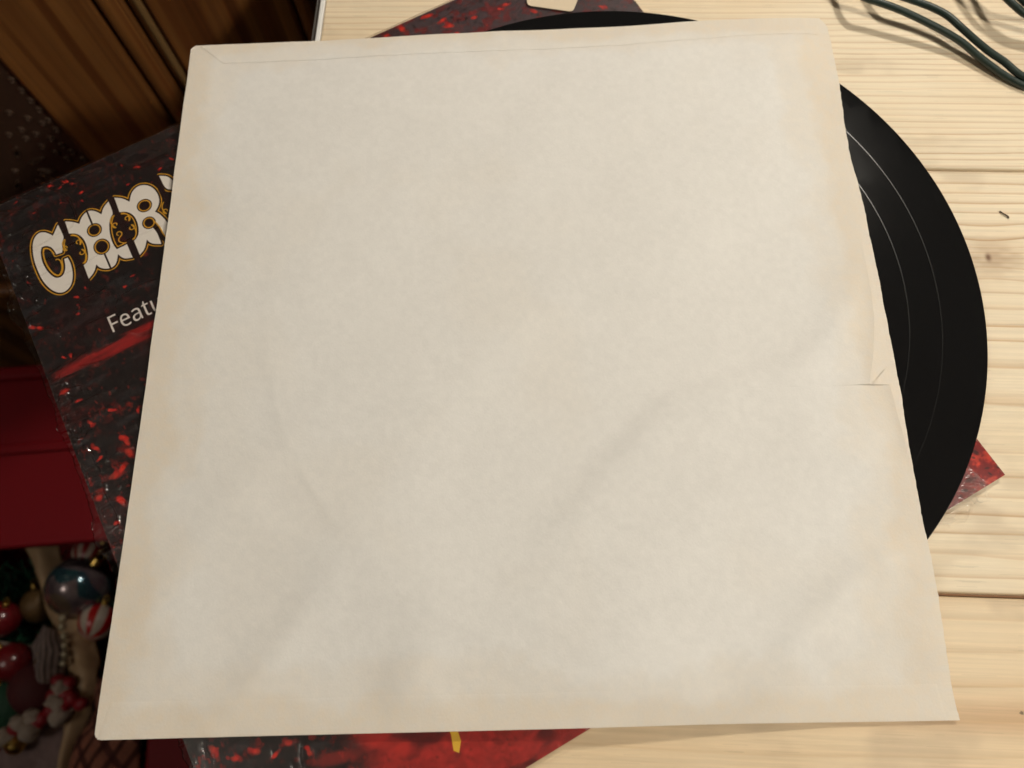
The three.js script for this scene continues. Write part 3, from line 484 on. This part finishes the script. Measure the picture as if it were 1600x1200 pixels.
// --- green tinsel filling the bin: uncountable
{
  const blade = new THREE.PlaneGeometry(0.0016, 0.022, 1, 2); blade.translate(0, 0.006, 0);
  const M = phy({ color: lin(0.018, 0.085, 0.045), roughness: 0.45, side: THREE.DoubleSide }), n = 14000, im = new THREE.InstancedMesh(blade, M, n), o = new THREE.Object3D(), col = new THREE.Color();
  for (let i = 0; i < n; i++) {
    const x = rr(-0.185, 0.185), z = rr(-0.10, 0.225), c = Math.cos(0.05), s = Math.sin(0.05), wx = -0.518 + x * c + z * s, wz = 0.135 - x * s + z * c;
    o.position.set(wx, -0.485 + 0.05 * (fbm(wx * 22, wz * 22, 3, 901) - 0.5) - rr(0, 0.03), wz); o.rotation.set(rr(-1.3, 1.3), rr(0, 6.28), rr(-1.3, 1.3)); o.scale.setScalar(rr(0.6, 1.3)); o.updateMatrix(); im.setMatrixAt(i, o.matrix);
    const v = rr(0.5, 1.6); im.setColorAt(i, col.setRGB(v, v, v));
  }
  im.name = 'green_tinsel'; im.userData = { label: 'green tinsel garland filling the red storage bin', category: 'tinsel', kind: 'stuff' }; im.castShadow = im.receiveShadow = true; scene.add(im);
}
// --- ornaments
const goldMat = std({ color: lin(0.55, 0.36, 0.10), metalness: 1, roughness: 0.28 });
function ornament(name, label, px, py, h, r, mat, turn = [0, 0, 0], capDir = [0.4, 0.5, -0.7]) {
  const t = thing(name, label, 'ornament', undefined), p = at(px, py, h); t.position.copy(p); t.position.y -= 0;
  const b = mesh('ball', new THREE.SphereGeometry(r, 40, 28), mat, t); b.rotation.set(...turn);
  const d = new THREE.Vector3(...capDir).normalize(), q = new THREE.Quaternion().setFromUnitVectors(new THREE.Vector3(0, 1, 0), d);
  const cap = new THREE.LatheGeometry([[0.0001, 0.28], [0.17, 0.27], [0.2, 0.2], [0.21, 0], [0.24, -0.04]].map(([a, b2]) => new THREE.Vector2(a * r, b2 * r)), 16); cap.translate(0, r * 0.98, 0); cap.applyQuaternion(q);
  const cm = mesh('cap', cap, goldMat, t);
  const ring = new THREE.TorusGeometry(r * 0.14, r * 0.02, 6, 16); ring.translate(0, r * 1.36, 0); ring.applyQuaternion(q); mesh('loop', ring, goldMat, cm); return t;
}
const tealTex = texture(512, 256, (u, v) => {
  const a = u * 6.283 * 3, petals = Math.abs(Math.sin(a)) * 0.20 + 0.22, n = fbm(u * 20, v * 10, 3, 951), d = Math.abs(v - 0.5);
  let c = mix3([0.56, 0.50, 0.50], [0.40, 0.33, 0.36], n); if (d < petals * 0.55 + 0.05 * n && d > petals * 0.22) c = mix3([0.22, 0.40, 0.40], [0.22, 0.27, 0.34], n); if (d > 0.36) c = mix3(c, [0.55, 0.46, 0.34], 0.6); return c;
});
ornament('glass_ornament', 'shiny silver ball ornament with teal flowers in the red bin', 122, 917, -0.447, 0.0285, phy({ map: tealTex, metalness: 0.55, roughness: 0.16, clearcoat: 1, clearcoatRoughness: 0.06 }), [0.5, 0.9, 0.3], [0.6, 0.25, -0.7]);
const mintTex = texture(256, 128, (u, v) => { const s = (u * 6 + v * 0.7) % 1; return s < 0.45 ? [0.72, 0.09, 0.09] : [0.80, 0.74, 0.68]; });
ornament('peppermint_ornament', 'small red and white striped candy ornament beside the silver ball', 152, 972, -0.447, 0.0165, phy({ map: mintTex, roughness: 0.3, clearcoat: 0.6 }), [0.9, 0.5, 0.2], [0.3, 0.1, -0.9]);
const mintTex2 = texture(256, 128, (u, v) => { const s = (u * 9 + v * 1.1) % 1; return s < 0.5 ? [0.55, 0.08, 0.09] : [0.74, 0.66, 0.60]; });
ornament('striped_ornament', 'small striped ornament tucked under the bin lid above the silver ball', 142, 866, -0.455, 0.017, phy({ map: mintTex2, roughness: 0.35 }), [0.3, 1.2, 0.6], [0.7, 0.2, -0.6]);
const redBall = phy({ color: lin(0.17, 0.008, 0.012), roughness: 0.28, clearcoat: 0.8, clearcoatRoughness: 0.1 });
const wine = std({ color: lin(0.085, 0.012, 0.014), roughness: 0.75 }), pineGreen = std({ color: lin(0.016, 0.07, 0.036), roughness: 0.7 });
ornament('red_ornament', 'bright red ball ornament lying on the tinsel, its side to the bin wall', 3, 968, -0.455, 0.0165, redBall);
ornament('red_ornament_001', 'round red ball ornament among the white felt bows', 20, 1035, -0.448, 0.0175, redBall, [0, 0, 0], [-0.6, 0.3, -0.7]);
ornament('wine_ornament', 'dark wine red velvet ball ornament beside the popcorn string', 58, 1076, -0.452, 0.024, wine, [0, 0, 0], [0.2, 0.4, -0.8]);
ornament('green_ornament', 'dark green velvet ball ornament behind the popcorn string', 20, 1100, -0.455, 0.022, pineGreen, [0, 0, 0], [-0.5, 0.4, -0.7]);
ornament('bronze_ornament', 'dull bronze ball ornament in the tinsel beside the cream ribbon', 62, 945, -0.468, 0.017, std({ color: lin(0.11, 0.06, 0.02), roughness: 0.5, metalness: 0.3 }), [0, 0, 0], [-0.3, 0.2, -0.9]);
// --- cloth pieces
function clothTex(fn) { return texture(256, 256, fn); }
function cloth(name, label, cat, left, right, h, amp, mat, s0) {
  const n = left.length - 1, pick = (tab, t) => { const f = Math.min(n - 1e-6, t * n), i = Math.floor(f), k = f - i; return [tab[i][0] + (tab[i + 1][0] - tab[i][0]) * k, tab[i][1] + (tab[i + 1][1] - tab[i][1]) * k]; };
  const g = sheet(28, 60, (a, b) => { const l = pick(left, b), r = pick(right, b); const p = at(l[0] + (r[0] - l[0]) * a, l[1] + (r[1] - l[1]) * a, h); return [p.x, h + amp * (fbm(p.x * 45, p.z * 45, 3, s0) - 0.5) + amp * 0.8 * Math.sin(a * Math.PI) , p.z]; }, 0.0016);
  return tag(mesh(name, g, mat), label, cat);
}
const weave = (c0, c1) => clothTex((u, v) => { const n = fbm(u * 60, v * 60, 3, 971); return mix3(c0, c1, n); });
cloth('cream_ribbon', 'long cream satin ribbon trailing down past the silver ball ornament', 'ribbon', [[38, 850], [62, 905], [76, 962], [96, 1005], [106, 1060], [102, 1110], [96, 1150], [88, 1215]], [[90, 850], [98, 905], [126, 955], [146, 1000], [157, 1035], [150, 1095], [122, 1155], [106, 1215]], -0.452, 0.012, std({ map: weave([0.72, 0.60, 0.46], [0.80, 0.67, 0.52]), roughness: 0.55 }), 31);
cloth('grey_felt', 'pale grey felt piece below the popcorn string in the red bin', 'felt', [[-40, 1150], [-40, 1180], [-40, 1240]], [[104, 1112], [98, 1160], [90, 1240]], -0.458, 0.010, std({ map: weave([0.50, 0.42, 0.42], [0.58, 0.49, 0.48]), roughness: 0.95 }), 37);
const stripes = clothTex((u, v) => { const s = (u * 7) % 1; const n = fbm(u * 50, v * 50, 2, 973); return s < 0.42 ? mix3([0.30, 0.24, 0.24], [0.36, 0.30, 0.29], n) : mix3([0.56, 0.50, 0.48], [0.62, 0.55, 0.52], n); });
cloth('striped_bow', 'grey and white striped cloth bow beside the cream ribbon', 'bow', [[66, 975], [48, 1010], [60, 1066]], [[92, 985], [104, 1020], [100, 1068]], -0.446, 0.014, std({ map: stripes, roughness: 0.9 }), 41);
cloth('white_bow', 'off white felt bow around the round red ornament', 'bow', [[-10, 1000], [-10, 1030], [-10, 1070]], [[48, 1008], [66, 1034], [44, 1062]], -0.462, 0.012, std({ map: weave([0.52, 0.46, 0.41], [0.62, 0.55, 0.50]), roughness: 0.95 }), 43);
const plaid = clothTex((u, v) => { const a = Math.sin((u + v) * 26), b = Math.sin((u * 0.8 - v) * 17), n = fbm(u * 40, v * 40, 3, 977); let c = [0.60, 0.38, 0.30]; if (a > 0.45) c = [0.34, 0.17, 0.13]; if (b > 0.7) c = mix3(c, [0.26, 0.10, 0.09], 0.7); const k = 0.85 + 0.3 * n; return [c[0] * k, c[1] * k, c[2] * k]; });
cloth('plaid_cloth', 'brown plaid cloth folded beside the red bin rim', 'cloth', [[150, 1060], [148, 1110], [122, 1150], [104, 1215]], [[190, 1060], [205, 1110], [218, 1150], [216, 1215]], -0.438, 0.014, std({ map: plaid, roughness: 0.9 }), 47);
// --- string of popcorn and cranberries
{
  const t = thing('popcorn_string', 'string of red cranberries and white popcorn looped in the bin', 'garland');
  const path = [[-8, 1168, 0], [8, 1152, 1], [24, 1140, 0], [30, 1130, 1], [45, 1142, 1], [58, 1130, 0], [67, 1122, 0], [52, 1120, 1], [80, 1110, 0], [88, 1098, 1], [84, 1086, 0], [97, 1074, 1], [92, 1062, 0], [108, 1066, 0], [104, 1084, 0], [98, 1108, 0], [112, 1092, 0], [126, 1100, 0], [93, 1117, 1]];
  const berry = std({ color: lin(0.30, 0.012, 0.02), roughness: 0.5 }), corn = std({ color: lin(0.42, 0.34, 0.28), roughness: 0.9 });
  const lump = (r, s0) => { const g = new THREE.IcosahedronGeometry(r, 2), p = g.attributes.position, v = new THREE.Vector3(); for (let i = 0; i < p.count; i++) { v.fromBufferAttribute(p, i); const k = 0.8 + 0.45 * noise(v.x / r * 1.6 + 7, v.y / r * 1.6 + v.z / r * 1.9 + 3, s0); p.setXYZ(i, v.x * k, v.y * k, v.z * k); } g.computeVertexNormals(); return toCreasedNormals(g, 1.2); };
  const geos = [new THREE.SphereGeometry(0.0062, 16, 12), lump(0.0088, 5)], pts = [];
  for (const [px, py, k] of path) { const p = at(px, py, -0.436); pts.push(p); const m = mesh(k ? 'popcorn' : 'cranberry', geos[k], k ? corn : berry, t); m.position.copy(p); m.rotation.set(rr(0, 3), rr(0, 3), 0); m.scale.set(rr(0.85, 1.15), rr(0.8, 1), rr(0.9, 1.2)); }
  mesh('thread', new THREE.TubeGeometry(new THREE.CatmullRomCurve3(pts), 160, 0.0006, 5), corn, t);
}
{ // pearls
  const t = thing('pearl_string', 'short string of gold pearl beads lying on the cream ribbon', 'beads'), pts = [[98, 966], [97, 979], [101, 994], [102, 1008], [102, 1022], [100, 1036]].map(([x, y]) => at(x, y, -0.4375)), g = new THREE.SphereGeometry(0.0038, 14, 10), m = phy({ color: lin(0.50, 0.42, 0.28), roughness: 0.2, metalness: 0.4, clearcoat: 1 });
  for (const p of pts) mesh('pearl', g, m, t).position.copy(p);
  mesh('thread', new THREE.TubeGeometry(new THREE.CatmullRomCurve3(pts), 40, 0.0005, 5), m, t);
}
{ // jingle bell
  const t = thing('jingle_bell', 'small gold jingle bell at the end of the popcorn string', 'bell'); t.position.copy(at(24, 1163, -0.44));
  const b = mesh('bell', new THREE.SphereGeometry(0.009, 24, 16), goldMat, t); mesh('slot_band', new THREE.TorusGeometry(0.0091, 0.0009, 6, 24), goldMat, b); const l = new THREE.TorusGeometry(0.0035, 0.0007, 6, 14); l.translate(0, 0.012, 0); mesh('loop', l, goldMat, t);
}

// ---------------------------------------------------------------- lamps, out of the picture
for (const [name, label, pos, candela] of [['pendant_lamp', 'hanging metal lamp with a warm bulb above the cords on the table', LAMP, 1.5], ['pendant_lamp_001', 'added fill lamp hung above the bare end of the table to balance the light', FILL_LAMP, 2.1]]) {
  const t = thing(name, label, 'lamp', 'hanging lamps over the table'); t.position.copy(pos);
  const glow = std({ color: lin(0.9, 0.85, 0.75), emissive: lin(...LAMP_RGB), emissiveIntensity: 12 });
  mesh('bulb', new THREE.SphereGeometry(0.03, 24, 16), glow, t);
  const metal = std({ color: lin(0.25, 0.24, 0.22), metalness: 0.7, roughness: 0.5, side: THREE.DoubleSide });
  mesh('shade', new THREE.LatheGeometry([[0.018, 0.085], [0.03, 0.08], [0.07, 0.06], [0.10, 0.025], [0.102, 0.027], [0.072, 0.064], [0.03, 0.085], [0.018, 0.09]].map(([a, b]) => new THREE.Vector2(a, b)), 40), metal, t);
  const s = new THREE.CylinderGeometry(0.018, 0.016, 0.07, 20); s.translate(0, 0.06, 0); mesh('socket', s, metal, t);
  const c = new THREE.CylinderGeometry(0.003, 0.003, 1.62 - pos.y - 0.094, 8); c.translate(0, (1.62 - pos.y + 0.094) / 2, 0); mesh('hanging_cord', c, metal, t);
  pointLight(new THREE.Vector3(0, 0, 0), candela, 2.4, t);
}
{
  const t = thing('ceiling_lamp', 'round ceiling lamp over the floor beside the red bin', 'lamp'); t.position.copy(CEIL_LAMP);
  const d = new THREE.SphereGeometry(0.12, 32, 20); d.scale(1, 0.6, 1); mesh('globe', d, std({ color: lin(0.9, 0.86, 0.8), emissive: lin(...LAMP_RGB), emissiveIntensity: 2 }), t);
  const b = new THREE.CylinderGeometry(0.10, 0.13, 1.62 - CEIL_LAMP.y - 0.066, 32); b.translate(0, (1.62 - CEIL_LAMP.y + 0.066) / 2, 0); mesh('base', b, std({ color: lin(0.6, 0.58, 0.52), roughness: 0.5 }), t);
  pointLight(new THREE.Vector3(0, 0, 0), 0.65, 6, t);
}
renderer.render(scene, camera);
